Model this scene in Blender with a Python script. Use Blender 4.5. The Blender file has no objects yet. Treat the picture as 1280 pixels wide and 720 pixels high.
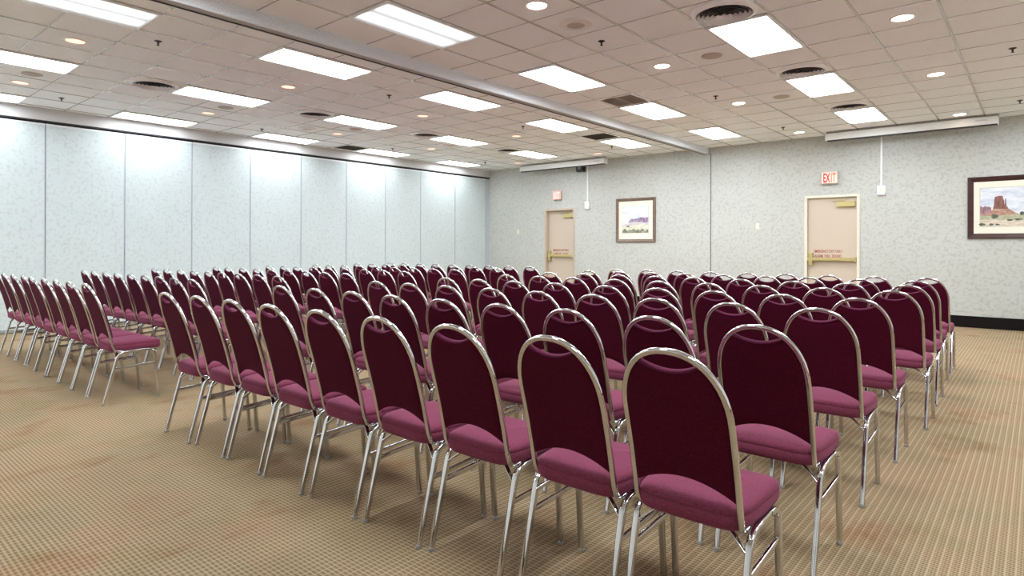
import bpy, bmesh, math, random
from mathutils import Vector, Matrix
random.seed(7)
S = bpy.context.scene
C = S.collection
PI = math.pi

# ---------------------------------------------------------------- measures
H = 3.4965            # ceiling height
YW = 12.945           # back wall
XP = -11.906          # folding partition
XR = 2.9              # right wall
YN = -2.3             # wall behind the camera
EYE = 1.3373
G = 0.6096            # ceiling tile
RX0, RY0 = -1.889, 4.605      # tile grid right of the beam
LX0, LY0, LGX, LGY = -6.184, 2.851, 0.6148, 0.5994   # tile grid left of the beam
BX0, BX1, BZ = -5.61, -5.45, 3.368   # ceiling beam

# ---------------------------------------------------------------- helpers
def link(o, parent=None):
    C.objects.link(o)
    if parent is not None:
        o.parent = parent
    return o

def obj(name, bm, mats, parent=None, smooth=False, angle=None):
    bmesh.ops.recalc_face_normals(bm, faces=bm.faces)
    me = bpy.data.meshes.new(name)
    bm.to_mesh(me); bm.free()
    for m in (mats if isinstance(mats, (list, tuple)) else [mats]):
        me.materials.append(m)
    if smooth:
        for p in me.polygons: p.use_smooth = True
        if angle is not None:
            me.set_sharp_from_angle(angle=math.radians(angle))
    return link(bpy.data.objects.new(name, me), parent)

def thing(name, label, cat, loc=(0, 0, 0), group=None):
    o = bpy.data.objects.new(name, None)
    o.empty_display_size = 0.05
    o.location = loc
    tag(o, label, cat, group)
    return link(o)

def tag(o, label, cat, group=None):
    o['label'] = label; o['category'] = cat
    if group: o['group'] = group
    return o

def struct(o):
    o['kind'] = 'structure'
    return o

def add_box(bm, x0, x1, y0, y1, z0, z1, bev=0.0, mat=0):
    vs = [bm.verts.new(p) for p in ((x0,y0,z0),(x1,y0,z0),(x1,y1,z0),(x0,y1,z0),(x0,y0,z1),(x1,y0,z1),(x1,y1,z1),(x0,y1,z1))]
    fs = [bm.faces.new([vs[i] for i in f]) for f in ((3,2,1,0),(4,5,6,7),(0,1,5,4),(1,2,6,5),(2,3,7,6),(3,0,4,7))]
    for f in fs: f.material_index = mat
    if bev > 0:
        es = list({e for f in fs for e in f.edges})
        r = bmesh.ops.bevel(bm, geom=es, offset=bev, segments=2, affect='EDGES', profile=0.5, clamp_overlap=True)
        for f in r['faces']: f.material_index = mat
    return bm

def box(x0, x1, y0, y1, z0, z1, bev=0.0):
    return add_box(bmesh.new(), x0, x1, y0, y1, z0, z1, bev)

def add_sweep(bm, pts, a_axis, w, t, bev, cap=True):
    """sweep a bevelled rectangle (w along a_axis, t across) along pts; a_axis: vector or per-point list"""
    n = len(pts); rings = []
    prof = []
    hw, ht = w/2, t/2
    for (sx, sy) in ((1,1),(-1,1),(-1,-1),(1,-1)):
        k = [(hw-bev, ht), (hw-bev*0.3, ht-bev*0.3), (hw, ht-bev)]
        if sx*sy < 0: k = k[::-1]
        if (sx, sy) == (1, 1): k = k[::-1]; prof += [(a*sx, b*sy) for a, b in k]
        elif (sx, sy) == (-1, 1): k = [(hw-bev, ht), (hw-bev*0.3, ht-bev*0.3), (hw, ht-bev)]; prof += [(a*sx, b*sy) for a, b in k]
        elif (sx, sy) == (-1, -1): k = [(hw, ht-bev), (hw-bev*0.3, ht-bev*0.3), (hw-bev, ht)]; prof += [(a*sx, b*sy) for a, b in k]
        else: k = [(hw-bev, ht), (hw-bev*0.3, ht-bev*0.3), (hw, ht-bev)]; prof += [(a*sx, b*sy) for a, b in k]
    P = [Vector(p) for p in pts]
    for i in range(n):
        d = (P[min(i+1, n-1)] - P[max(i-1, 0)]).normalized()
        a = Vector(a_axis[i] if isinstance(a_axis, list) else a_axis)
        a = (a - d*a.dot(d)).normalized()
        b = d.cross(a)
        # keep the true width through bends
        s = 1.0
        if 0 < i < n-1:
            d1 = (P[i]-P[i-1]).normalized()
            s = 1/max(0.6, d1.dot(d))
        rings.append([bm.verts.new(P[i] + a*u + b*(v*s)) for u, v in prof])
    m = len(prof)
    for i in range(n-1):
        for j in range(m):
            bm.faces.new((rings[i][j], rings[i][(j+1) % m], rings[i+1][(j+1) % m], rings[i+1][j]))
    if cap:
        bm.faces.new(rings[0][::-1]); bm.faces.new(rings[-1])
    return bm

def add_lathe(bm, prof, c=(0, 0, 0), n=32, cap0=False, cap1=False, mat=0):
    rings = []
    for r, z in prof:
        rings.append([bm.verts.new((c[0]+r*math.cos(2*PI*k/n), c[1]+r*math.sin(2*PI*k/n), c[2]+z)) for k in range(n)])
    for a, b in zip(rings, rings[1:]):
        for k in range(n):
            bm.faces.new((a[k], a[(k+1) % n], b[(k+1) % n], b[k])).material_index = mat
    if cap0: bm.faces.new(rings[0][::-1]).material_index = mat
    if cap1: bm.faces.new(rings[-1]).material_index = mat
    return bm

def fillet(pts, r, seg=5):
    """round the inner corners of a polyline"""
    P = [Vector(p) for p in pts]; out = [P[0]]
    for i in range(1, len(P)-1):
        a, b, c = P[i-1], P[i], P[i+1]
        u, v = (a-b).normalized(), (c-b).normalized()
        rr = min(r, (a-b).length*0.48, (c-b).length*0.48)
        p0, p1 = b+u*rr, b+v*rr
        for k in range(seg+1):
            t = k/seg
            out.append(p0*(1-t)**2 + b*2*t*(1-t) + p1*t*t)
    out.append(P[-1])
    return out

def text_mesh(name, body, size, mat, loc, parent=None, extrude=0.001, align='LEFT', xs=1.0, ys=1.0, bold=0.0):
    cu = bpy.data.curves.new(name, 'FONT')
    cu.body = body; cu.size = size; cu.extrude = extrude; cu.align_x = align; cu.offset = bold
    to = bpy.data.objects.new(name+'_tmp', cu); C.objects.link(to)
    dg = bpy.context.evaluated_depsgraph_get()
    me = bpy.data.meshes.new_from_object(to.evaluated_get(dg))
    bpy.data.objects.remove(to); bpy.data.curves.remove(cu)
    me.name = name
    me.transform(Matrix.Diagonal((xs, ys, 1, 1)))
    me.transform(Matrix.Translation(loc) @ Matrix.Rotation(PI/2, 4, 'X'))
    me.materials.clear(); me.materials.append(mat)
    return link(bpy.data.objects.new(name, me), parent)

# ---------------------------------------------------------------- materials
def mat(name, col=(.8,.8,.8), rough=.5, metal=0., emit=None, estr=0., **kw):
    m = bpy.data.materials.new(name); m.use_nodes = True
    b = m.node_tree.nodes['Principled BSDF']
    b.inputs['Base Color'].default_value = (*col, 1)
    b.inputs['Roughness'].default_value = rough
    b.inputs['Metallic'].default_value = metal
    if emit:
        b.inputs['Emission Color'].default_value = (*emit, 1)
        b.inputs['Emission Strength'].default_value = estr
    for k, v in kw.items():
        b.inputs[k.replace('_', ' ')].default_value = v
    return m

class N:
    """small node-graph writer"""
    def __init__(s, m):
        s.t = m.node_tree; s.b = s.t.nodes['Principled BSDF']
        s.co = s.t.nodes.new('ShaderNodeTexCoord').outputs['Object']
    def new(s, ty, **kw):
        n = s.t.nodes.new(ty)
        for k, v in kw.items(): setattr(n, k, v)
        return n
    def put(s, sock, v):
        if hasattr(v, 'is_output'): s.t.links.new(v, sock)
        else: sock.default_value = v
    def math(s, op, a, b=0., c=0.):
        n = s.new('ShaderNodeMath', operation=op)
        for i, v in enumerate((a, b, c)): s.put(n.inputs[i], v)
        return n.outputs[0]
    def noise(s, scale, detail=2., rough=.5, vec=None):
        n = s.new('ShaderNodeTexNoise')
        s.put(n.inputs['Vector'], vec if vec is not None else s.co)
        n.inputs['Scale'].default_value = scale; n.inputs['Detail'].default_value = detail; n.inputs['Roughness'].default_value = rough
        return n.outputs['Fac']
    def ramp(s, fac, stops):
        n = s.new('ShaderNodeValToRGB'); e = n.color_ramp.elements
        while len(e) < len(stops): e.new(.5)
        for el, (p, c) in zip(e, stops): el.position = p; el.color = (*c, 1)
        s.put(n.inputs[0], fac); return n.outputs[0]
    def mix(s, f, a, b, mode='MIX'):
        n = s.new('ShaderNodeMix', data_type='RGBA', blend_type=mode)
        for i, v in ((0, f), (6, a), (7, b)):
            s.put(n.inputs[i], (*v, 1) if isinstance(v, tuple) and len(v) == 3 else v)
        return n.outputs[2]
    def map(s, scale, rot=(0, 0, 0)):
        n = s.new('ShaderNodeMapping'); s.put(n.inputs['Vector'], s.co)
        n.inputs['Scale'].default_value = scale; n.inputs['Rotation'].default_value = rot
        return n.outputs[0]
    def col(s, v): s.put(s.b.inputs['Base Color'], v)
    def bump(s, h, st=.3, d=.002):
        n = s.new('ShaderNodeBump'); n.inputs['Strength'].default_value = st; n.inputs['Distance'].default_value = d
        s.put(n.inputs['Height'], h); s.put(s.b.inputs['Normal'], n.outputs[0])
    def xyz(s):
        n = s.new('ShaderNodeSeparateXYZ'); s.put(n.inputs[0], s.co); return n.outputs

# carpet: woven loop dots on a 20 mm by 12 mm grid, a paler thread every third column, soft coloured blotches
def carpet():
    m = mat('carpet', rough=.95); g = N(m); x, y, z = g.xyz()
    sx = g.math('SINE', g.math('MULTIPLY', x, 2*PI/.0117))
    sy = g.math('SINE', g.math('MULTIPLY', y, 2*PI/.020))
    gx = g.math('MULTIPLY_ADD', sx, .5, .5); gy = g.math('MULTIPLY_ADD', sy, .5, .5)
    dot = g.math('MULTIPLY', g.math('POWER', gy, .8), g.math('MULTIPLY_ADD', gx, .55, .45))
    thread = g.math('POWER', g.math('MULTIPLY_ADD', g.math('COSINE', g.math('MULTIPLY', x, 2*PI/.0351)), .5, .5), 12.)
    big = g.noise(1.5, 3, .55); big2 = g.noise(2.6, 2, .5, g.map((1, 1, 1), (0, 0, 1.1))); tiny = g.noise(120, 2)
    light = g.ramp(big, [(.28, (.36,.295,.18)), (.5, (.425,.315,.195)), (.72, (.43,.295,.185))])
    dark = g.ramp(big2, [(.28, (.075,.055,.027)), (.5, (.10,.060,.028)), (.68, (.15,.056,.028))])
    c = g.mix(g.math('MULTIPLY', dot, .93), light, dark)
    c = g.mix(g.math('MULTIPLY', thread, .75), c, (.50,.42,.29))
    patch = g.noise(2.0, 4, .6, g.map((1.3, .8, 1), (0, 0, .6)))
    red = g.ramp(patch, [(.55, (1,1,1)), (.70, (.80,.66,.58))])
    c = g.mix(1., c, red, 'MULTIPLY')
    grn = g.ramp(g.noise(1.7, 3, .55, g.map((1, 1.2, 1), (0, 0, 2.2))), [(.54, (1,1,1)), (.70, (.86,.90,.80))])
    c = g.mix(1., c, grn, 'MULTIPLY')
    c = g.mix(g.math('MULTIPLY', tiny, .25), c, (.2,.14,.08))
    g.col(c); g.bump(g.math('SUBTRACT', 1., dot), .4, .002)
    m.node_tree.nodes['Principled BSDF'].inputs['Specular IOR Level'].default_value = .1
    return m

def wallpaper(name, base, dk, spread):
    m = mat(name, rough=.75); g = N(m)
    a = g.noise(21, 3, .6); b = g.noise(12, 2, .5, g.map((1, 1, 1.4), (.4, .3, .8)))
    f = g.math('MULTIPLY', a, g.math('MULTIPLY_ADD', b, .7, .65))
    c = g.ramp(f, [(.50, base), (.50+spread, dk)])
    big = g.noise(2.2, 2)
    c = g.mix(1., c, g.ramp(big, [(.3, (1,1,1)), (.7, (.965,.965,.96))]), 'MULTIPLY')
    g.col(c); return m

def ceiling_tile():
    m = mat('ceiling_tile', rough=.9); g = N(m)
    c = g.ramp(g.noise(75, 4, .7), [(.35, (.86,.875,.89)), (.62, (.94,.955,.97))])
    g.col(c); g.bump(g.noise(110, 3), .2, .002); return m

def speckle(name, a, b, scale):
    m = mat(name, rough=.7); g = N(m); g.col(g.ramp(g.noise(scale, 3, .7), [(.42, a), (.58, b)])); return m

def fabric(name, lo, hi, sheen):
    m = mat(name, rough=.9, Sheen_Weight=sheen, Sheen_Roughness=.4)
    m.node_tree.nodes['Principled BSDF'].inputs['Sheen Tint'].default_value = (.95, .5, .75, 1)
    m.node_tree.nodes['Principled BSDF'].inputs['Specular IOR Level'].default_value = .08
    g = N(m); n = g.noise(420, 2, .6, g.map((1, 1, .6)))
    w = g.noise(160, 1)
    g.col(g.ramp(g.math('MULTIPLY_ADD', w, .35, g.math('MULTIPLY', n, .65)), [(.36, lo), (.64, hi)]))
    g.bump(n, .35, .0015); return m

M_carpet = carpet()
M_wall = wallpaper('wallpaper', (.525,.54,.515), (.445,.455,.43), .11)
M_panel = wallpaper('partition_vinyl', (.60,.685,.705), (.53,.60,.615), .14)
M_plain = mat('painted_wall', (.86,.87,.87), .8)
M_tile = ceiling_tile()
M_tbar = mat('grid_metal', (.50,.48,.45), .22, IOR=1.9)
M_beam = speckle('beam_face', (.62,.67,.73), (.90,.93,.97), 120)
M_beamu = mat('beam_underside', (.42,.40,.38), .5)
M_dark = mat('dark_gap', (.02,.022,.025), .6)
M_base = mat('black_baseboard', (.008,.006,.006), .8, Specular_IOR_Level=.15)
M_sweep = mat('grey_sweep', (.30,.31,.32), .5)
M_header = mat('header_grey', (.62,.62,.63), .55)
M_alu = mat('aluminium_edge', (.78,.81,.84), .35, .3)
M_seam = mat('panel_edge', (.54,.58,.64), .4, .2)
M_channel = mat('dark_channel', (.13,.14,.15), .5)
M_white = mat('white_enamel', (.83,.84,.84), .35)
M_whiteplastic = mat('white_plastic', (.88,.90,.92), .4)
M_ivory = mat('ivory_plastic', (.70,.70,.60), .5)
M_doorp = mat('door_paint', (.56,.475,.385), .45)
M_frame1 = mat('tan_frame_paint', (.52,.42,.32), .45)
M_frame2 = mat('cream_frame_paint', (.72,.69,.58), .4)
M_brass = mat('brass', (.56,.48,.22), .3, .6)
M_black = mat('black_plastic', (.02,.02,.02), .45)
M_redtext = mat('red_lettering', (.33,.03,.03), .5)
M_chrome = mat('chrome', (.66,.67,.69), .07, 1.0)
M_glide = mat('steel_glide', (.45,.47,.48), .35, .6)
M_back = fabric('burgundy_back_shaded', (.044,.0016,.0095), (.086,.006,.025), .04)  # burgundy darkened, the shade on the reclined back is in the colour
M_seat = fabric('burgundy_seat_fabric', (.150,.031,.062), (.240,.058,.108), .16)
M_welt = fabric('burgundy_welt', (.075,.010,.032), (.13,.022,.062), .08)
M_vent = mat('vent_white', (.93,.93,.93), .4)
M_ventd = mat('vent_shade_black', (.006,.006,.01), .6)  # near-black that paints in the shade inside the vents
M_louv = mat('louvre_brown', (.62,.53,.47), .5)
M_louvd = mat('louvre_dark', (.22,.20,.17), .5)
M_spk = mat('speaker_taupe', (.48,.41,.35), .6)
M_spkw = mat('speaker_white', (.80,.76,.71), .5)
M_bronze = mat('dark_bronze', (.03,.026,.022), .4, .4)
def diffuser(name, power, lo, hi):
    m = mat(name, (.35,.35,.35), .4); g = N(m); x, y, z = g.xyz()
    # two tubes glowing through the prismatic lens
    f = g.math('POWER', g.math('ABSOLUTE', g.math('SINE', g.math('MULTIPLY', x, PI/.27))), 1.5)
    ex = g.math('SUBTRACT', 1., g.math('POWER', g.math('ABSOLUTE', g.math('DIVIDE', y, .60)), 10.))
    st = g.math('MULTIPLY', g.math('MULTIPLY_ADD', f, hi-lo, lo), g.math('MULTIPLY_ADD', ex, .5, .5))
    g.put(g.b.inputs['Emission Color'], (.95, 1.0, 1.03, 1))
    g.put(g.b.inputs['Emission Strength'], g.math('MULTIPLY', st, power))
    return m
M_diff = diffuser('light_diffuser', 18.0, .72, 1.27)
M_diff_mid = diffuser('light_diffuser_turned_down', 9.5, .72, 1.27)  # lamp strength turned down to keep the partition panels from washing out
M_diff_dim = diffuser('light_diffuser_dim_tubes', 1.0, .44, 1.4)
M_canr = mat('warm_lamp_right', (.9,.8,.7), .4, emit=(1.0,.80,.66), estr=9.0)
M_canl = mat('warm_lamp_left', (.9,.7,.6), .4, emit=(1.0,.52,.36), estr=1.15)
M_exitface = mat('exit_face', (.8,.55,.5), .4, emit=(1.0,.50,.44), estr=.42)
M_exitface2 = mat('exit_face_red', (.8,.3,.3), .4, emit=(1.0,.16,.13), estr=.85)
M_exitred = mat('exit_letters', (.45,.02,.02), .4, emit=(.8,.02,.02), estr=.35)
M_exithot = mat('exit_letters_hot', (.8,.15,.1), .4, emit=(1.0,.10,.04), estr=.9)
M_exitpink = mat('exit_letters_pink', (.8,.4,.4), .4, emit=(1.0,.42,.36), estr=.9)
M_exitside = mat('exit_case', (.55,.52,.46), .5)

# ---------------------------------------------------------------- room shell
struct(obj('floor', box(-12.4, XR+.2, YN-.2, YW+.3, -.12, 0), M_carpet))
struct(obj('ceiling', box(-12.4, XR+.2, YN-.2, YW+.3, H, H+.12), M_tile))
D1 = (-9.90, -8.96, 2.335)     # left door: frame outer x0, x1, top
D2 = (-3.50, -2.535, 2.350)
bm = bmesh.new()
xs = [-12.4, D1[0]+.01, D1[1]-.01, D2[0]+.01, D2[1]-.01, XR+.2]
for a, b in ((0, 1), (2, 3), (4, 5)): add_box(bm, xs[a], xs[b], YW, YW+.2, 0, H)
add_box(bm, xs[1], xs[2], YW, YW+.2, D1[2]-.01, H)
add_box(bm, xs[3], xs[4], YW, YW+.2, D2[2]-.01, H)
struct(obj('wall_back', bm, M_wall))
struct(obj('wall_right', box(XR, XR+.2, YN-.2, YW+.2, 0, H), M_plain))
struct(obj('wall_front', box(-12.4, XR+.2, YN-.2, YN, 0, H), M_plain))

# folding partition on the left: backing, panels, header track
WL = struct(obj('wall_left', box(-12.3, XP-.06, YN, YW, 0, H), M_dark))
seams = [-2.29, -1.82, -.71, .40, 1.51, 2.622, 3.734, 4.835, 5.945, 7.053, 8.180, 9.277, 10.384, 11.595, 12.80]
for a, b in zip(seams, seams[1:]):
    p = obj('panel', box(XP-.06, XP, a+.004, b-.004, .055, 3.262, .003), M_panel, WL)
    p['kind'] = 'structure'
    bm = bmesh.new()
    add_box(bm, XP-.001, XP+.003, a+.004, a+.016, .055, 3.262)
    add_box(bm, XP-.001, XP+.003, b-.016, b-.004, .055, 3.262)
    obj('panel_edge', bm, M_seam, p)
    obj('panel_cap', box(XP-.001, XP+.005, a+.004, b-.004, 3.232, 3.262), M_alu, p)
    obj('trolley', box(XP-.02, XP+.014, a-.022, a+.022, 3.264, 3.286, .003), M_dark, p)
    obj('bottom_sweep', box(XP-.05, XP+.006, a+.004, b-.004, .012, .055), M_sweep, p)
obj('end_jamb', box(XP-.06, XP-.005, 12.81, YW, 0, 3.262), M_seam, WL)
struct(obj('trim_1', box(-12.3, XP+.045, YN, YW, 3.305, H, .004), M_header))
bm = bmesh.new(); add_box(bm, XP-.04, XP+.035, YN, YW, 3.285, 3.305)
struct(obj('trim_2', bm, M_dark))
# ceiling beam that carries the second folding partition
bm = bmesh.new(); add_box(bm, BX1-.025, BX1, YN, YW, BZ, H); add_box(bm, BX0, BX0+.02, YN, YW, BZ, H)
BEAM = struct(obj('trim_3', bm, M_beam))
bm = bmesh.new(); add_box(bm, BX0+.02, BX1-.025, YN, YW, BZ+.004, BZ+.03); add_box(bm, BX1-.032, BX1-.025, YN, YW, BZ-.004, BZ+.01)
obj('track_underside', bm, M_beamu, BEAM)
obj('track_slot', box(BX0+.028, BX0+.046, YN, YW, BZ-.003, BZ+.012), M_dark, BEAM)
# wall channel under the beam
bm = bmesh.new(); add_box(bm, -5.407, -5.389, YW-.006, YW+.002, .20, BZ)
struct(obj('trim_4', bm, M_channel))
# baseboards
bm = bmesh.new()
for a, b in ((XP, D1[0]), (D1[1], D2[0]), (D2[1], XR)): add_box(bm, a, b, YW-.016, YW, 0, .195, .004)
struct(obj('baseboard_back', bm, M_base))
struct(obj('baseboard_right', box(XR-.016, XR, YN, YW, 0, .195, .004), M_base))
struct(obj('baseboard_front', box(XP, XR, YN, YN+.016, 0, .195, .004), M_base))

# ceiling grid bars
def grid(name, x0, x1, gx0, gy0, gx, gy):
    bm = bmesh.new()
    i = math.ceil((x0+.03-gx0)/gx)
    while gx0+i*gx < x1-.03:
        x = gx0+i*gx; add_box(bm, x-.012, x+.012, YN, YW, H-.005, H+.002); i += 1
    j = math.ceil((YN-gy0)/gy)
    while gy0+j*gy < YW-.03:
        y = gy0+j*gy; add_box(bm, x0, x1, y-.007, y+.007, H-.004, H+.002); j += 1
    return struct(obj(name, bm, M_tbar))
grid('trim_5', BX1, XR, RX0, RY0, G, G)
grid('trim_6', XP+.045, BX0, LX0, LY0, LGX, LGY)

# ---------------------------------------------------------------- doors
def door(n, D, fm, depth, text_x, text_z):
    x0, x1, top = D
    fw = .05
    lx0, lx1 = x0+fw, x1-fw
    leaf = struct(obj('door_%d' % n, box(lx0+.003, lx1-.003, YW+depth, YW+depth+.045, .008, top-fw-.003, .002), M_doorp))
    bm = bmesh.new()
    add_box(bm, x0, lx0, YW-.018, YW+.19, 0, top, .003)
    add_box(bm, lx1, x1, YW-.018, YW+.19, 0, top, .003)
    add_box(bm, lx0-.002, lx1+.002, YW-.018, YW+.19, top-fw, top, .003)
    add_box(bm, lx0, lx0+.014, YW+depth+.046, YW+.19, 0, top-fw)      # stops
    add_box(bm, lx1-.014, lx1, YW+depth+.046, YW+.19, 0, top-fw)
    obj('door_frame', bm, fm, leaf)
    yf = YW+depth
    cl = obj('door_closer', box(lx1-.345, lx1-.03, yf-.055, yf, top-.235, top-.135, .008), M_brass, leaf)
    bm = bmesh.new()
    add_sweep(bm, [(lx1-.22, yf-.03, top-.13), (lx1-.22, yf-.03, top-.10)], (1,0,0), .035, .035, .004)
    add_sweep(bm, [(lx1-.23, yf-.03, top-.108), (lx1-.47, yf-.045, top-.09)], (0,1,0), .022, .012, .002)
    obj('closer_arm', bm, M_brass, cl)
    z = 1.118
    bar = obj('panic_bar', add_sweep(bmesh.new(), [(lx0+.10, yf-.05, z), (lx1-.01, yf-.05, z)], (0,0,1), .062, .05, .008), M_brass, leaf)
    bm = bmesh.new(); add_box(bm, lx0+.03, lx0+.105, yf-.075, yf, z-.125, z+.125, .01); add_box(bm, lx0+.005, lx0+.04, yf-.065, yf, z-.04, z+.04, .006)
    obj('latch_case', bm, M_brass, bar)
    bm = bmesh.new(); add_box(bm, lx1-.045, lx1-.006, yf-.078, yf, z-.05, z+.045, .006); add_box(bm, lx0+.52, lx0+.60, yf-.084, yf-.06, z-.024, z+.022, .004)
    obj('bar_bracket', bm, M_brass, bar)
    t = text_mesh('warning_lettering', 'EMERGENCY EXIT ONLY', .078, M_redtext, (text_x, yf-.001, text_z), leaf, xs=.58, bold=.001)
    t2 = text_mesh('warning_lettering', 'ALARM  WILL  SOUND', .078, M_redtext, (text_x+.01, yf-.001, text_z-.092), leaf, xs=.60, bold=.001)
    struct(obj('trim_%d' % (6+n), box(x0-.005, x1+.005, YW-.019, YW+.2, 0, .006), M_black))
    if n == 1:   # small plate marks above the lettering
        obj('door_plate', add_box(box(lx0+.27, lx0+.35, yf-.003, yf, 1.45, 1.462), lx0+.46, lx0+.54, yf-.003, yf, 1.46, 1.472), M_frame1, leaf)
    # nothing is built behind the leaf
    return leaf
door(1, D1, M_frame1, .085, -9.70, 1.232)
door(2, D2, M_frame2, .035, -3.335, 1.245)

def exit_sign(x0, x1, z0, z1, label, face, letters):
    r = thing('exit_sign', label, 'exit sign', ((x0+x1)/2, YW, z0), 'exit signs')
    w, h = x1-x0, z1-z0
    obj('case', box(-w/2, w/2, -.075, 0, 0, h, .006), M_exitside, r)
    f = obj('sign_face', box(-w/2+.012, w/2-.012, -.079, -.074, .012, h-.012, .002), face, r)
    wid = w-.05
    for k, ch in enumerate('EXIT'):
        text_mesh('letter', ch, .26, letters[k], (-wid/2+wid*(.145, .40, .665, .85)[k], -.0795, h*.14), f, extrude=.0015, align='CENTER', xs=.36, ys=h/.25*.98, bold=.009)
    return r
exit_sign(-3.185, -2.895, 2.562, 2.79, 'lit exit sign with dark red letters above the cream-framed right-hand door', M_exitface, [M_exitred, M_exitred, M_exithot, M_exithot])
exit_sign(-9.605, -9.345, 2.562, 2.79, 'glowing red exit sign above the tan-framed left-hand door', M_exitface2, [M_exitpink]*4)

# ---------------------------------------------------------------- pictures
def poly(bm, pts, y, mi):
    f = bm.faces.new([bm.verts.new((x, y, z)) for x, z in pts]); f.material_index = mi
def skymat(name, a, b, sc):
    m = mat(name, rough=.5); g = N(m)
    g.col(g.ramp(g.noise(1, 5, .6, g.map((sc, sc, sc*3))), [(.35, a), (.65, b)])); return m
def mott(name, a, b, sc, zs=1.):
    m = mat(name, rough=.6); g = N(m)
    g.col(g.ramp(g.noise(1, 4, .65, g.map((sc, sc, sc*zs))), [(.38, a), (.62, b)])); return m
P_sky1 = skymat('print_sky_pale', (.60,.66,.80), (.82,.86,.90), 4)
P_mesa1 = mott('print_mesa_violet', (.16,.11,.22), (.42,.33,.46), 30, .4)
P_slope1 = mott('print_slope_mauve', (.50,.45,.52), (.70,.66,.64), 12, 2)
P_grass1 = mott('print_grass_pale', (.52,.52,.40), (.78,.76,.64), 16, 3)
P_fore1 = mott('print_scrub_dark', (.07,.09,.07), (.42,.40,.30), 34)
P_sky2 = skymat('print_sky_cloudy', (.44,.50,.62), (.78,.80,.86), 3)
P_rock = mott('print_rock', (.15,.06,.05), (.28,.125,.10), 30, .35)
P_talus = mott('print_talus', (.30,.15,.11), (.50,.32,.24), 22, 2)
P_mesa2 = mott('print_mesa_purple', (.22,.11,.14), (.38,.24,.28), 24)
P_green = mott('print_green_flat', (.30,.32,.20), (.52,.50,.36), 24, 3)
P_sand = mott('print_sand', (.50,.42,.33), (.70,.62,.52), 10, 3)
P_bush = mott('print_bush', (.035,.055,.04), (.14,.18,.12), 40)
M_mat = mat('cream_mount', (.78,.76,.66), .8)
M_glass = mat('picture_glass', (1,1,1), .03)
def wood(name, a, b):
    m = mat(name, rough=.35); g = N(m); g.col(g.ramp(g.noise(1, 4, .6, g.map((9, 9, 60))), [(.35, a), (.65, b)])); return m
M_wood1 = wood('brown_frame_wood', (.13,.085,.062), (.22,.15,.115))
M_wood2 = wood('mahogany_frame_wood', (.030,.008,.008), (.060,.018,.016))

def frame_bm(x0, x1, z0, z1, w, prof):
    """mitred frame swept round the rectangle; prof: (inset, depth) pairs"""
    bm = bmesh.new(); loops = []
    for ins, d in prof:
        loops.append([bm.verts.new((x, d, z)) for x, z in ((x0+ins, z0+ins), (x1-ins, z0+ins), (x1-ins, z1-ins), (x0+ins, z1-ins))])
    n = len(loops)
    for i in range(n):
        a, b = loops[i], loops[(i+1) % n]
        for k in range(4): bm.faces.new((a[k], a[(k+1) % 4], b[(k+1) % 4], b[k]))
    return bm
def picture(label, x0, x1, z0, z1, fw, wood_m, pr, build):
    cx = (x0+x1)/2
    r = thing('framed_picture', label, 'picture', (cx, YW, z0), 'framed landscape pictures')
    X0, X1, Z1 = x0-cx, x1-cx, z1-z0
    prof = [(0, -.003), (0, -.030), (.008, -.038), (fw*.45, -.034), (fw*.6, -.028), (fw*.9, -.022), (fw, -.018), (fw, -.003)]
    obj('frame', frame_bm(X0, X1, 0, Z1, fw, prof), wood_m, r)
    obj('mount', frame_bm(X0+fw-.005, X1-fw+.005, fw-.005, Z1-fw+.005, .1, [(0, -.012), (.0005, -.014)] + [(0, -.014)]) if False else box(X0+fw-.004, X1-fw+.004, -.013, -.008, fw-.004, Z1-fw+.004), M_mat, r)
    px0, px1, pz0, pz1 = pr[0]-cx, pr[1]-cx, pr[2]-z0, pr[3]-z0
    bm = bmesh.new(); mats = build(bm, lambda x: x-cx, lambda z: z-z0, (px0, px1, pz0, pz1))
    # dark line of the bevelled window
    add_box(bm, px0-.006, px1+.006, -.0142, -.0128, pz0-.006, pz1+.006, 0, len(mats))
    obj('print', bm, mats+[mat('window_bevel', (.45,.42,.36), .7)], r)
    return r
def art1(bm, X, Z, p):
    x0, x1, z0, z1 = p
    y = -.0146
    W = lambda u: x0+(x1-x0)*u
    V = lambda v: z0+(z1-z0)*v
    poly(bm, [(x0, z0), (x1, z0), (x1, z1), (x0, z1)], y, 0)
    s = .0002
    poly(bm, [(x0, V(.10)), (x1, V(.10)), (x1, V(.42)), (W(.75), V(.44)), (W(.5), V(.42)), (W(.28), V(.38)), (W(.12), V(.34)), (x0, V(.29))], y-s, 2)
    poly(bm, [(W(.24), V(.385)), (W(.25), V(.43)), (W(.29), V(.45)), (W(.31), V(.52)), (W(.38), V(.535)), (W(.44), V(.51)), (W(.48), V(.54)), (W(.55), V(.52)), (W(.60), V(.55)), (W(.72), V(.58)), (W(.86), V(.56)), (x1, V(.57)), (x1, V(.38)), (W(.9), V(.37)), (W(.7), V(.40)), (W(.45), V(.41))], y-2*s, 1)
    poly(bm, [(x0, V(.08)), (x1, V(.08)), (x1, V(.29)), (W(.6), V(.30)), (W(.3), V(.25)), (x0, V(.24))], y-3*s, 3)
    pts = [(x0, z0), (x1, z0)] + [(W(1-k/16), V(.12+.035*math.sin(k*2.3)+.02*math.sin(k*5.1))) for k in range(17)]
    poly(bm, pts, y-4*s, 4)
    pts = [(W(.22+.07*math.cos(a)), V(.25+.035*math.sin(a))) for a in [k*PI/6 for k in range(12)]]
    poly(bm, pts, y-5*s, 4)
    return [P_sky1, P_mesa1, P_slope1, P_grass1, P_fore1]
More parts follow.
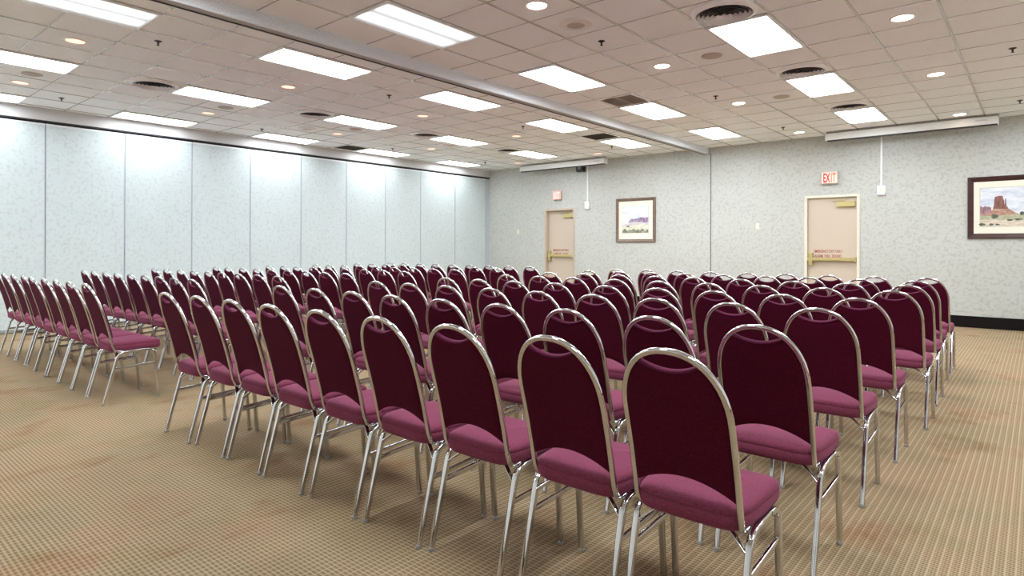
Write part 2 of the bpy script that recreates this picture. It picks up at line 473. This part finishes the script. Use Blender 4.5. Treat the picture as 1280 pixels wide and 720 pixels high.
def art2(bm, X, Z, p):
    x0, x1, z0, z1 = p; y = -.0146; s = .0002
    poly(bm, [(x0, z0), (x1, z0), (x1, z1), (x0, z1)], y, 0)
    poly(bm, [(x0, Z(1.90)), (X(-.60), Z(1.93)), (X(-.60), Z(2.009)), (X(-.635), Z(2.031)), (X(-.66), Z(2.028)), (X(-.683), Z(2.040)), (X(-.705), Z(2.024)), (X(-.724), Z(2.030)), (x0, Z(2.052))], y-s, 3)
    poly(bm, [(X(.10), Z(1.88)), (x1, Z(1.88)), (x1, Z(1.99)), (X(.42), Z(2.02)), (X(.30), Z(2.01)), (X(.2), Z(1.95))], y-s, 3)
    poly(bm, [(x0, Z(1.87)), (x1, Z(1.87)), (x1, Z(1.90)), (X(0), Z(1.895)), (X(-.25), Z(1.90)), (X(-.30), Z(1.925)), (X(-.375), Z(1.985)), (X(-.42), Z(2.0)), (X(-.54), Z(2.005)), (X(-.571), Z(1.998)), (X(-.62), Z(1.94)), (X(-.66), Z(1.915)), (x0, Z(1.905))], y-2*s, 2)
    poly(bm, [(X(-.582), Z(1.992)), (X(-.566), Z(2.05)), (X(-.562), Z(2.13)), (X(-.553), Z(2.189)), (X(-.53), Z(2.192)), (X(-.507), Z(2.201)), (X(-.475), Z(2.202)), (X(-.452), Z(2.194)), (X(-.444), Z(2.15)), (X(-.436), Z(2.12)), (X(-.430), Z(2.04)), (X(-.4255), Z(2.10)), (X(-.420), Z(2.172)), (X(-.413), Z(2.15)), (X(-.407), Z(2.08)), (X(-.402), Z(2.02)), (X(-.392), Z(2.028)), (X(-.386), Z(2.00)), (X(-.376), Z(1.978)), (X(-.45), Z(1.985)), (X(-.52), Z(1.99))], y-3*s, 1)
    poly(bm, [(x0, Z(1.79)), (x1, Z(1.79)), (x1, Z(1.895)), (X(0), Z(1.888)), (X(-.3), Z(1.892)), (X(-.5), Z(1.875)), (x0, Z(1.88))], y-4*s, 4)
    poly(bm, [(x0, z0), (x1, z0), (x1, Z(1.79)), (X(.1), Z(1.80)), (X(-.25), Z(1.79)), (X(-.4), Z(1.80)), (X(-.55), Z(1.815)), (x0, Z(1.812))], y-5*s, 5)
    for cx, cz, rx, rz in ((-.555, 1.865, .048, .036), (-.72, 1.735, .045, .022), (-.60, 1.732, .03, .018), (-.52, 1.728, .03, .014), (-.36, 1.80, .04, .014), (-.25, 1.81, .05, .016), (-.2, 1.905, .035, .03), (.1, 1.78, .08, .03), (.35, 1.76, .1, .04)):
        pts = [(X(cx+rx*math.cos(a)*(1+.14*math.sin(5*a))), Z(cz+rz*math.sin(a)*(1+.18*math.cos(3*a)))) for a in [k*PI/10 for k in range(20)]]
        poly(bm, pts, y-6*s, 6)
    return [P_sky2, P_rock, P_talus, P_mesa2, P_green, P_sand, P_bush]
picture('pale desert mesa print in a brown wooden frame between the left door and wall channel', -7.742, -6.70, 1.459, 2.50, .073, M_wood1, (-7.571, -6.885, 1.68, 2.31), art1)
picture('red rock butte print in a dark mahogany frame cut by right photo edge', -.917, .60, 1.50, 2.528, .082, M_wood2, (-.748, .43, 1.70, 2.338), art2)

# ---------------------------------------------------------------- projection screens, switches
def screen(label, x0, x1, y, z0, z1):
    cx = (x0+x1)/2; w = (x1-x0)/2
    r = thing('projection_screen', label, 'projection screen', (cx, y, z0), 'rolled-up projection screens')
    h = z1-z0; d = .13
    bm = bmesh.new()
    prof = [(-d/2, .03), (-d/2+.006, .018), (d/2, .018), (d/2, h), (-d/2+.012, h), (-d/2, h-.012)]
    a = [bm.verts.new((-w+.006, yy, zz)) for yy, zz in prof]; b = [bm.verts.new((w-.006, yy, zz)) for yy, zz in prof]
    for k in range(len(prof)): bm.faces.new((a[k], a[(k+1) % 6], b[(k+1) % 6], b[k]))
    bm.faces.new(a[::-1]); bm.faces.new(b)
    case = obj('case', bm, M_whiteplastic, r)
    for s in (-1, 1):
        obj('end_cap', box(s*w-.012*(s > 0), s*w+.012*(s < 0), -d/2-.004, d/2+.004, .012, h+.002, .003), M_white, r)
    obj('bottom_batten', box(-w+.03, w-.02, -d/2+.01, d/2-.03, 0, .0195, .003), M_black, r)
    obj('pull_tab', box(-.035, -.01, -d/2+.0, -d/2+.02, -.018, .004, .002), M_black, r)
    obj('name_plate', box(w-.30, w-.14, -d/2-.0015, -d/2+.001, h*.55, h*.70), mat('faint_grey', (.66,.68,.72), .4), case)
    for s in (-1, 1):
        bm = bmesh.new(); add_box(bm, s*(w-.05)-.04, s*(w-.05)+.04, -.02, .05, h, H-z0+.0, .002)
        obj('ceiling_bracket', bm, M_header, r)
    obj('top_rail', box(-w+.003, w+.004, -d/2+.02, d/2, h, h+.02), M_beamu, r)
    return r
screen('long white rolled-up projection screen hanging above the right-hand door', -3.035, -.49, 12.60, 3.318, 3.462)
screen('white rolled-up projection screen hanging above the left-hand door', -10.44, -7.83, 12.60, 3.312, 3.455)

def switchbox(x, zb, zt, top, label):
    r = thing('switch_box', label, 'wall switch', (x, YW, zb), 'screen switches with conduits')
    h = zt-zb
    obj('box', box(-.064, .064, -.052, 0, 0, h, .006), M_whiteplastic, r)
    pl = obj('switch_plate', box(-.04, .04, -.056, -.051, .022, h-.022, .002), M_white, r)
    obj('rocker', box(-.017, .017, -.063, -.054, h/2-.035, h/2+.035, .003), M_ivory, pl)
    obj('conduit', box(-.015, .015, -.022, 0, h-.002, top-zb, .003), M_whiteplastic, r)
    return r
switchbox(-2.185, 2.305, 2.472, H-.002, 'white switch box with conduit on the wall beside the right door')
switchbox(-8.565, 2.285, 2.482, H-.002, 'white switch box with conduit on the wall beside the left door')
o = obj('wall_speaker', box(-8.84, -8.63, YW-.12, YW-.006, 3.225, 3.37, .008), M_black)
o2 = obj('mounting_bracket', add_sweep(bmesh.new(), [(-8.735, YW-.05, 3.36), (-8.735, YW-.03, 3.42), (-8.735, YW, 3.42)], (1,0,0), .05, .012, .003), M_black, o)
obj('speaker_lens', box(-8.79, -8.70, YW-.128, YW-.118, 3.29, 3.35, .01), M_glide, o)
tag(o, 'small black box on the back wall under the left projection screen', 'wall box')
def plate(x, z, label):
    r = thing('wall_plate', label, 'wall plate', (x, YW, z), 'blank ivory wall plates')
    obj('plate', box(-.037, .037, -.006, 0, 0, .125, .002), M_ivory, r)
    obj('dial', add_lathe(bmesh.new(), [(.012, 0), (.010, .006)], n=16, cap0=True, cap1=True), M_ivory, r).matrix_local = Matrix.Translation((0, -.006, .063)) @ Matrix.Rotation(PI/2, 4, 'X')
    return r
plate(-4.405, 1.715, 'small ivory wall plate between the wall channel and the right door')
plate(-10.82, 1.690, 'small ivory wall plate between the partition corner and the left door')

# ---------------------------------------------------------------- ceiling fittings
def cpos(side, i, j):
    return (RX0+i*G, RY0+j*G) if side == 'R' else (LX0+i*LGX, LY0+j*LGY)
def copy_tree(root):
    c = root.copy(); C.objects.link(c)
    for ch in root.children:
        d = ch.copy(); C.objects.link(d); d.parent = c
        for g in ch.children:
            e = g.copy(); C.objects.link(e); e.parent = d
    return c
def spread(build, cat, group, items):
    proto = build(); first = True
    for x, y, label in items:
        o = proto if first else copy_tree(proto)
        first = False
        o.location = (x, y, H); tag(o, label, cat, group)

def make_troffer():
    r = thing('ceiling_light', '', 'ceiling light')
    w, l = .300, .600
    bm = bmesh.new()
    prof = [(0, 0), (0, -.016), (.004, -.020), (.024, -.020), (.028, -.016), (.030, -.004)]
    loops = [[bm.verts.new((x, y, d)) for x, y in ((-w+i, -l+i), (w-i, -l+i), (w-i, l-i), (-w+i, l-i))] for i, d in prof]
    for a, b in zip(loops, loops[1:]):
        for k in range(4): bm.faces.new((a[k], a[(k+1) % 4], b[(k+1) % 4], b[k]))
    obj('frame', bm, M_white, r)
    obj('diffuser', box(-w+.028, w-.028, -l+.028, l-.028, -.005, -.002), M_diff, r)
    return r
ROWS = {('R', -5): 'just right of the ceiling beam', ('R', -1): 'in the far right row with round air diffusers',
        ('L', -1): 'just left of the ceiling beam', ('L', -5): 'in the middle row left of the beam', ('L', -9): 'beside the folding partition'}
items = []
for side, i, js in (('R', -5, (-2, 2, 6, 10)), ('R', -1, (2, 6, 10)), ('L', -1, (-3, 1, 5, 9, 13)), ('L', -5, (-3, 1, 5, 9, 13)), ('L', -9, (-3, 1, 5, 9, 13))):
    nm = {3: ('nearest', 'second', 'farthest'), 4: ('nearest', 'second', 'third', 'farthest'), 5: ('nearest', 'second', 'third', 'fourth', 'farthest')}[len(js)]
    for k, j in enumerate(js):
        x, y = cpos(side, i+.5, j+1)
        items.append((x, y, 'lit rectangular ceiling light, %s one %s' % (nm[k], ROWS[(side, i)])))
out_of_view = [cpos('R', i+.5, j+1) for i, j in ((-1, -2), (3, -2), (3, 2), (3, 6), (3, 10), (-5, -6), (-1, -6), (3, -6))] + [cpos('L', i+.5, -6) for i in (-1, -5, -9)]  # unseen lamps added to light the room, continuing the ceiling rows
items += [(x, y, 'unseen added ceiling light, carrying on the rows above and beside the camera') for x, y in out_of_view]
spread(make_troffer, 'ceiling light', 'rectangular ceiling lights', items)
def dim(roots, m):
    me = None
    for o in roots:
        for ch in o.children:
            if ch.name.startswith('diffuser'):
                if me is None:
                    me = ch.data.copy(); me.materials.clear(); me.materials.append(m)
                ch.data = me
lights = [o for o in C.objects if o.name.startswith('ceiling_light')]
dim([o for o in lights if 'folding partition' in o['label']], M_diff_mid)
dim([o for o in lights if 'nearest one just' in o['label']], M_diff_dim)

def make_diffuser():
    r = thing('air_diffuser', '', 'air vent')
    obj('outer_ring', add_lathe(bmesh.new(), [(.292, 0), (.294, -.010), (.287, -.018), (.256, -.034), (.248, -.034), (.246, -.004)], n=48), M_vent, r, smooth=True, angle=40)
    obj('throat', add_lathe(bmesh.new(), [(.247, -.0045), (.001, -.0045)], n=48), M_ventd, r)  # black disc in place of an open, shaded throat
    for k in range(5):
        r0 = .236-.040*k
        z = -.038-.002*k
        bm = bmesh.new()
        add_lathe(bm, [(r0, z), (r0-.020, z+.028)], n=40, mat=0)
        add_lathe(bm, [(r0+.0015, z), (r0-.0185, z+.028)], n=40, mat=1)  # outer blade faces black: cavity shade put into the colour
        add_lathe(bm, [(r0, z), (r0+.0015, z)], n=40, mat=0)
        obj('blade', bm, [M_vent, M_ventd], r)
    obj('centre_cone', add_lathe(bmesh.new(), [(.030, -.046), (.012, -.022), (.003, -.020)], n=20, cap1=True), M_vent, r)
    return r
it = []
for k, j in enumerate((1.55, 5.55, 9.55)):
    x, y = cpos('R', -.5, j); it.append((x, y, 'round white air diffuser with dark throat right of the beam, %s of three' % ('nearest', 'middle', 'farthest')[k]))
for k, j in enumerate((.5, 4.5, 8.5, 12.5)):
    x, y = cpos('L', -4.5, j); it.append((x, y, 'round white air diffuser with dark throat left of the beam, %s of four' % ('nearest', 'second', 'third', 'farthest')[k]))
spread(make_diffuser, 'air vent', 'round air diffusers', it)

def grille(x, y, w, l, lm, label, halves):
    r = thing('return_grille', label, 'air vent', (x, y, H), 'rectangular return grilles')
    bm = bmesh.new()
    prof = [(0, 0), (0, -.008), (.008, -.012), (.035, -.010), (.037, 0)]
    loops = [[bm.verts.new((a, b, d)) for a, b in ((-w+i, -l+i), (w-i, -l+i), (w-i, l-i), (-w+i, l-i))] for i, d in prof]
    for a, b in zip(loops, loops[1:]):
        for k in range(4): bm.faces.new((a[k], a[(k+1) % 4], b[(k+1) % 4], b[k]))
    obj('frame', bm, M_vent, r)
    obj('backing', box(-w+.03, w-.03, -l+.03, l-.03, -.003, -.001), M_louvd if halves else M_ventd, r)
    if halves: obj('divider', box(-.012, .012, -l+.036, l-.036, -.012, -.003), M_vent, r)
    n = 14
    for k in range(n):
        yy = -l+.05+(2*l-.10)*k/(n-1)
        obj('louvre', add_sweep(bmesh.new(), [(-w+.037, yy, -.009), (w-.037, yy, -.009)], (0, .7, .7), .022, .002, .0005), lm, r)
x, y = cpos('R', -4.5, 5.5); grille(x, y, .295, .295, M_louv, 'brown louvred square grille right of the beam beside a ceiling light', True)
x, y = cpos('L', -.5, 12.3); grille(x, y, .30, .30, M_louvd, 'dark louvred square grille just left of the beam', False)
x, y = cpos('L', -8.5, 8.5); grille(x, y, .30, .30, M_louvd, 'dark louvred square grille near the folding partition', False)

def make_can(lm):
    def f():
        r = thing('downlight', '', 'downlight')
        obj('trim_ring', add_lathe(bmesh.new(), [(.108, 0), (.108, -.005), (.098, -.009), (.088, -.006), (.088, -.002)], n=32), M_spkw, r, smooth=True)
        obj('lamp_lens', add_lathe(bmesh.new(), [(.089, -.0045), (.045, -.006), (.001, -.0065)], n=32), lm, r, smooth=True)
        return r
    return f
it = []
for i, j, d in ((-2.5, -.45, 'nearest one right of the beam at the top edge'), (-2.5, 3.5, 'second one right of the beam'), (-2.5, 7.55, 'third one right of the beam'), (-2.5, 12.55, 'small one near the right projection screen end'),
                (1.5, 3.55, 'brightest one at the upper right'), (1.5, 7.6, 'middle one of the far right row'), (1.5, 12.55, 'one just above the right projection screen')):
    x, y = cpos('R', i, j); it.append((x, y, 'round recessed downlight glowing warm white, ' + d))
spread(make_can(M_canr), 'downlight', 'recessed downlights', it)
it = []
for i, j, d in ((-2.5, -1.5, 'nearest one left of the beam'), (-2.5, 2.55, 'second one left of the beam'), (-2.5, 6.55, 'third one left of the beam'), (-2.5, 10.55, 'fourth one left of the beam'), (-2.5, 15.4, 'one near the right end of left screen'),
                (-6.6, -1.45, 'nearest one by the partition at left edge'), (-6.6, 2.6, 'second one by the partition'), (-6.55, 6.6, 'third one by the partition'), (-6.5, 10.55, 'fourth one by the partition'), (-6.45, 15.45, 'one near the left end of left screen')):
    x, y = cpos('L', i, j); it.append((x, y, 'round recessed downlight glowing salmon pink, ' + d))
spread(make_can(M_canl), 'downlight', 'recessed downlights', it)

def make_flat_speaker():
    r = thing('ceiling_speaker', '', 'ceiling speaker')
    obj('grille', add_lathe(bmesh.new(), [(.105, 0), (.105, -.006), (.098, -.009), (.05, -.0095), (.001, -.0095)], n=32), M_spk, r, smooth=True, angle=50)
    obj('rim', add_lathe(bmesh.new(), [(.113, 0), (.113, -.005), (.106, -.007), (.105, -.004)], n=32), M_spk, r)
    return r
it = []
for s, i, j, d in (('R', -1.5, 3.5, 'beside the nearest round diffuser light'), ('R', -1.5, 7.55, 'beside the second light of the far right row'),
                ('L', -5.6, -1.45, 'at the left photo edge'), ('L', -5.6, 2.6, 'behind the nearest left round diffuser light'), ('L', -5.5, 6.55, 'behind the second left round diffuser light')):
    x, y = cpos(s, i, j); it.append((x, y, 'flat taupe round ceiling speaker ' + d))
spread(make_flat_speaker, 'ceiling speaker', 'taupe ceiling speakers', it)
def make_ring_speaker():
    r = thing('ceiling_speaker', '', 'ceiling speaker')
    obj('ring', add_lathe(bmesh.new(), [(.165, 0), (.165, -.006), (.150, -.012), (.105, -.020), (.090, -.018), (.088, -.012)], n=40), M_spkw, r, smooth=True, angle=50)
    obj('grille', add_lathe(bmesh.new(), [(.089, -.013), (.001, -.016)], n=32), M_spk, r)
    return r
it = []
for s, i, j, d in (('R', -2.5, .55, 'near the top edge, right of the beam'), ('L', -6.5, 5.5, 'between two lights by the partition'), ('L', -5.4, 10.45, 'farthest, left of the beam')):
    x, y = cpos(s, i, j); it.append((x, y, 'round white-ringed ceiling speaker ' + d))
spread(make_ring_speaker, 'ceiling speaker', 'white-ringed ceiling speakers', it)

def make_sprinkler():
    r = thing('fire_sprinkler', '', 'sprinkler')
    obj('escutcheon', add_lathe(bmesh.new(), [(.036, 0), (.036, -.004), (.018, -.012), (.010, -.014)], n=24, cap1=True), M_bronze, r)
    obj('head', add_lathe(bmesh.new(), [(.010, -.012), (.010, -.030), (.006, -.042)], n=16, cap1=True), M_bronze, r)
    obj('deflector', add_lathe(bmesh.new(), [(.004, -.042), (.018, -.044), (.018, -.046), (.003, -.047)], n=16, cap1=True), M_bronze, r)
    return r
it = []
for s, i, j, d in (('R', -2.62, 1.5, 'nearest in the row right of the beam'), ('R', -2.65, 6.5, 'second in the row right of the beam'), ('R', -2.62, 11.4, 'farthest in the row right of the beam'),
                   ('R', 2.74, 6.5, 'upper one at right photo edge'), ('R', 2.75, 11.55, 'lower one at right photo edge'),
                   ('L', -1.42, -.55, 'nearest in the row left of the beam'), ('L', -1.4, 4.5, 'second in the row left of the beam'), ('L', -1.35, 9.45, 'third in the row left of the beam'), ('L', -1.25, 14.3, 'farthest in the row left of the beam'),
                   ('L', -7.6, -.45, 'nearest in the row by the partition'), ('L', -7.6, 4.65, 'second in the row by the partition'), ('L', -7.5, 9.6, 'third in the row by the partition'), ('L', -7.35, 14.4, 'farthest in the row by the partition')):
    x, y = cpos(s, i, j); it.append((x, y, 'small dark fire sprinkler on the ceiling, ' + d))
spread(make_sprinkler, 'sprinkler', 'ceiling fire sprinklers', it)

# ---------------------------------------------------------------- chairs
AP = 1.022         # outer top of the arch
AS = .780          # where the arch springs
AW = .181          # half width of the frame, tube centre
def yb(z):         # lean of the back
    d = z-.43
    return .085-.17*d-.20*d*d
def nb(z):         # forward normal of the back
    s = -.17-.40*(z-.43)
    return Vector((0, 1, -s)).normalized()
def arch_z(x, w, top):
    return AS+(top-AS)*max(0., 1-abs(x/w)**AE)**(1/AE)
AE = 2.25

def make_chair():
    r = thing('banquet_chair', '', 'chair')
    # seat cushion: rounded slab with a crowned top
    bm = bmesh.new(); n = 56; rings = []
    def ring(sc, z, crown=0.):
        out = []
        for k in range(n):
            a = 2*PI*k/n; c, s = math.cos(a), math.sin(a); e = 2/6.0
            x = math.copysign(abs(c)**e, c); y = math.copysign(abs(s)**e, s)
            w = .203 - .012*(y < 0)*abs(y)
            px, py = x*(w-sc), .262+y*(.205-sc)
            out.append(bm.verts.new((px, py, z + .008*(y*.5+.5) - (.010*max(0, y)**6))))
        return out
    for sc, z in ((.030, .432), (.010, .436), (.002, .446), (-.001, .462), (.0, .481), (.0035, .4845), (.001, .488), (.004, .500), (.012, .508), (.03, .514), (.07, .519), (.12, .522), (.16, .523)):
        rings.append(ring(sc, z))
    for a, b in zip(rings, rings[1:]):
        for k in range(n): bm.faces.new((a[k], a[(k+1) % n], b[(k+1) % n], b[k]))
    bm.faces.new(rings[0][::-1]); bm.faces.new(rings[-1])
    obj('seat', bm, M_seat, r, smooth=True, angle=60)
    # upholstered back
    bm = bmesh.new(); nx, nz = 28, 22; W = AW-.0100; grid_f, grid_b = [], []
    for a in range(nx+1):
        u = -1+2*a/nx; u = math.sin(u*PI/2); x = W*u
        top = min(arch_z(x, W, AP-.0200), .945+2.5*x*x)
        bot = .582-.050*u*u
        cf, cb = [], []
        for b in range(nz+1):
            v = b/nz; z = bot+(top-bot)*v
            ed = min(1., 6*min(v, 1-v)+.001, 5*(1-abs(u))+.001)
            dome = math.sqrt(max(0., 1-(1-ed)**2))
            p = Vector((x, yb(z), z)); nn = nb(z)
            cf.append(bm.verts.new(p+nn*(.006+.024*dome)))
            cb.append(bm.verts.new(p-nn*(.003+.0075*dome)))
        grid_f.append(cf); grid_b.append(cb)
    for a in range(nx):
        for b in range(nz):
            bm.faces.new((grid_f[a][b], grid_f[a+1][b], grid_f[a+1][b+1], grid_f[a][b+1]))
            bm.faces.new((grid_b[a][b], grid_b[a][b+1], grid_b[a+1][b+1], grid_b[a+1][b]))
        for b in (0, nz):
            bm.faces.new((grid_f[a][b], grid_f[a+1][b], grid_b[a+1][b], grid_b[a][b]))
    for a in (0, nx):
        for b in range(nz):
            bm.faces.new((grid_f[a][b], grid_f[a][b+1], grid_b[a][b+1], grid_b[a][b]))
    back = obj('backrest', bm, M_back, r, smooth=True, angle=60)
    # welt along the crescent hand hole
    pts = []
    for k in range(13):
        x = -.098+.196*k/12; z = min(arch_z(x, W, AP-.0200), .945+2.5*x*x)
        pts.append(Vector((x, yb(z), z))+nb(z)*.002)
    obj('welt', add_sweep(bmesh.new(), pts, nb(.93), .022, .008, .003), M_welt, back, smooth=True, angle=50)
    # chrome arch
    pts = []
    ta = AP-.0100
    lo = [(.10, .440), (.085, .432)]
    side = [(.43+(AS-.43)*k/6) for k in range(1, 7)]
    L = [(-AW+.004, .17, .436), (-AW+.004, .125, .436)]
    for z in side: L.append((-AW, yb(z), z))
    A = []
    for k in range(1, 24):
        a = PI*k/24; x = -AW*math.copysign(abs(math.cos(a))**(2/AE), math.cos(a)); z = AS+(ta-AS)*math.sin(a)**(2/AE); A.append((x, yb(z), z))
    Rr = [(-x, y, z) for x, y, z in L[::-1]]
    head = fillet([L[0], (-AW+.003, yb(.436)+.012, .434), L[2]], .045, 6)
    tail = [(-p[0], p[1], p[2]) for p in head[::-1]]
    allp = head[:-1]+[Vector(p) for p in L[2:]]+[Vector(p) for p in A]+[Vector(p) for p in Rr[:-2]]+tail[1:]
    ax = []
    for p in allp:
        if p[2] < .50:
            ax.append(None)
        else:
            ax.append(nb(p[2]))
    # across-the-tube axis: keep it lateral on the straight feet of the arch, normal to the back elsewhere
    bm = bmesh.new()
    fr = [nb(p[2]) if p[2] > .47 else (Vector((0, .35, 1)).normalized() if p[1] > .11 else Vector((0, 1, .55)).normalized()) for p in allp]
    add_sweep(bm, allp, fr, .018, .0195, .005)
    obj('back_frame', bm, M_chrome, r, smooth=True, angle=50)
    # legs, side rails, stretchers
    for s in (-1, 1):
        lx = s*.198
        rear = fillet([(lx, .004, .012), (lx, .108, .402), (lx, .150, .427), (lx, .20, .430)], .05, 5)
        front = fillet([(lx, .425, .012), (lx, .392, .415), (lx, .34, .434), (lx, .30, .434)], .05, 5)
        for nm, pts, fy in (('leg', rear, .004), ('leg', front, .425)):
            lg = obj(nm, add_sweep(bmesh.new(), pts, (1, 0, 0), .024, .022, .005), M_chrome, r, smooth=True, angle=50)
            obj('glide', add_lathe(bmesh.new(), [(.0125, 0), (.014, .004), (.014, .012), (.012, .018)], (lx, fy, 0), 14, True, True), M_glide, lg)
        obj('side_rail', add_sweep(bmesh.new(), [(lx, .195, .430), (lx, .305, .434)], (1, 0, 0), .020, .022, .005), M_chrome, r, smooth=True, angle=50)
        obj('stretcher', add_sweep(bmesh.new(), [(lx, .078, .292), (lx, .40, .312)], (1, 0, 0), .013, .021, .003), M_chrome, r, smooth=True, angle=50)
    rb = fillet([(-.19, .098, .372), (-.125, .125, .425), (.125, .125, .425), (.19, .098, .372)], .02, 4)
    obj('rear_brace', add_sweep(bmesh.new(), rb, (0, 1, 0), .020, .007, .002), M_chrome, r, smooth=True, angle=50)
    fb = [(-.19, .33, .430), (.19, .33, .430)]
    obj('front_crossbar', add_sweep(bmesh.new(), fb, (0, 1, 0), .020, .010, .003), M_chrome, r, smooth=True, angle=50)
    return r

chair0 = make_chair()
ROWN = ['nearest row', 'second row', 'third row', 'fourth row', 'fifth row', 'sixth row', 'seventh row', 'farthest row']
COLN = ['leftmost', 'second from left', 'third from left', 'fourth from left', 'middle one', 'fourth from right', 'third from right', 'second from right', 'rightmost']
# (y of the rear feet at the row's left and right end, x of the chairs)
CENTER = [
 (1.765, 1.865, [-4.575,-4.115,-3.675,-3.22,-2.755,-2.29,-1.835,-1.335,-.892]),
 (2.66, 2.67, [-4.68,-4.19,-3.71,-3.24,-2.775,-2.30,-1.85,-1.36,-.883]),
 (3.595, 3.595, [-4.66,-4.185,-3.715,-3.23,-2.755,-2.285,-1.83,-1.35,-.89]),
 (4.49, 4.483, [-4.66,-4.19,-3.75,-3.27,-2.74,-2.27,-1.815,-1.335,-.875]),
 (5.43, 5.434, [-4.66,-4.19,-3.72,-3.215,-2.735,-2.255,-1.79,-1.305,-.83]),
 (6.329, 6.329, [-4.72,-4.20,-3.70,-3.24,-2.80,-2.29,-1.79,-1.32,-.86]),
 (7.198, 7.198, [-4.70,-4.22,-3.74,-3.29,-2.82,-2.33,-1.88,-1.39,-.905]),
 (7.947, 7.947, [-4.70,-4.20,-3.745,-3.285,-2.80,-2.34,-1.86,-1.395,-.905]),
]
LEFT = [(-9.70, -6.16), (-9.645, -6.19), (-9.73, -6.25), (-9.80, -6.30), (-9.81, -6.29), (-9.86, -6.27), (-9.87, -6.28), (-9.89, -6.28)]
LEFT = [[a+(b-a)*k/8 for k in range(9)] for a, b in LEFT]
used = False
def place(x, y, rz, label, group):
    global used
    o = copy_tree(chair0) if used else chair0
    used = True
    o.location = (x, y, 0); o.rotation_euler = (0, 0, rz)
    tag(o, label, 'chair', group)
for ri, (ya, yb_, xs_) in enumerate(CENTER):
    for ci, x in enumerate(xs_):
        t = ci/8
        place(x, ya+(yb_-ya)*t+random.uniform(-.012, .012), random.uniform(-.011, .011),
              'burgundy chrome-framed chair, %s in the %s of the right block' % (COLN[ci], ROWN[ri]), 'burgundy chairs of the right block')
for ri, xs_ in enumerate(LEFT):
    for ci, x in enumerate(xs_):
        y = 1.725-.022*ci/8+.895*ri - (.10 if ri == 7 else 0)
        place(x, y+random.uniform(-.012, .012), random.uniform(-.011, .011),
              'burgundy chrome-framed chair, %s in the %s of the left block' % (COLN[ci], ROWN[ri]), 'burgundy chairs of the left block')

# ---------------------------------------------------------------- camera
yaw, pitch, roll, f_px, cy = 0.7065, 0.0012, 0.0026, 771.74, 307.89
c, s = math.cos, math.sin
fw = Vector((-s(yaw)*c(pitch), c(yaw)*c(pitch), s(pitch)))
rt = Vector((c(yaw), s(yaw), 0)); up = rt.cross(fw)
r2 = rt*c(roll)+up*s(roll); u2 = -rt*s(roll)+up*c(roll)
cam = bpy.data.cameras.new('camera'); co = bpy.data.objects.new('camera', cam); C.objects.link(co)
R = Matrix((r2, u2, -fw)).transposed().to_4x4()
co.matrix_world = Matrix.Translation((0, 0, EYE)) @ R
cam.sensor_fit = 'HORIZONTAL'; cam.sensor_width = 36.0
cam.lens = f_px/1280*36; cam.shift_y = -(360-cy)/1280
cam.clip_start = .05; cam.clip_end = 60
S.camera = co

# ---------------------------------------------------------------- light and view
w = bpy.data.worlds.new('world'); S.world = w; w.use_nodes = True
w.node_tree.nodes['Background'].inputs[0].default_value = (.6, .63, .66, 1)
w.node_tree.nodes['Background'].inputs[1].default_value = 0.02
S.view_settings.view_transform = 'Standard'
S.view_settings.look = 'None'
S.view_settings.gamma = 1.0
S.view_settings.use_curve_mapping = False
S.view_settings.exposure = 0.38
S.cycles.max_bounces = 10
S.cycles.diffuse_bounces = 6
S.cycles.glossy_bounces = 5
S.cycles.use_denoising = True
S.cycles.sample_clamp_indirect = 8.0
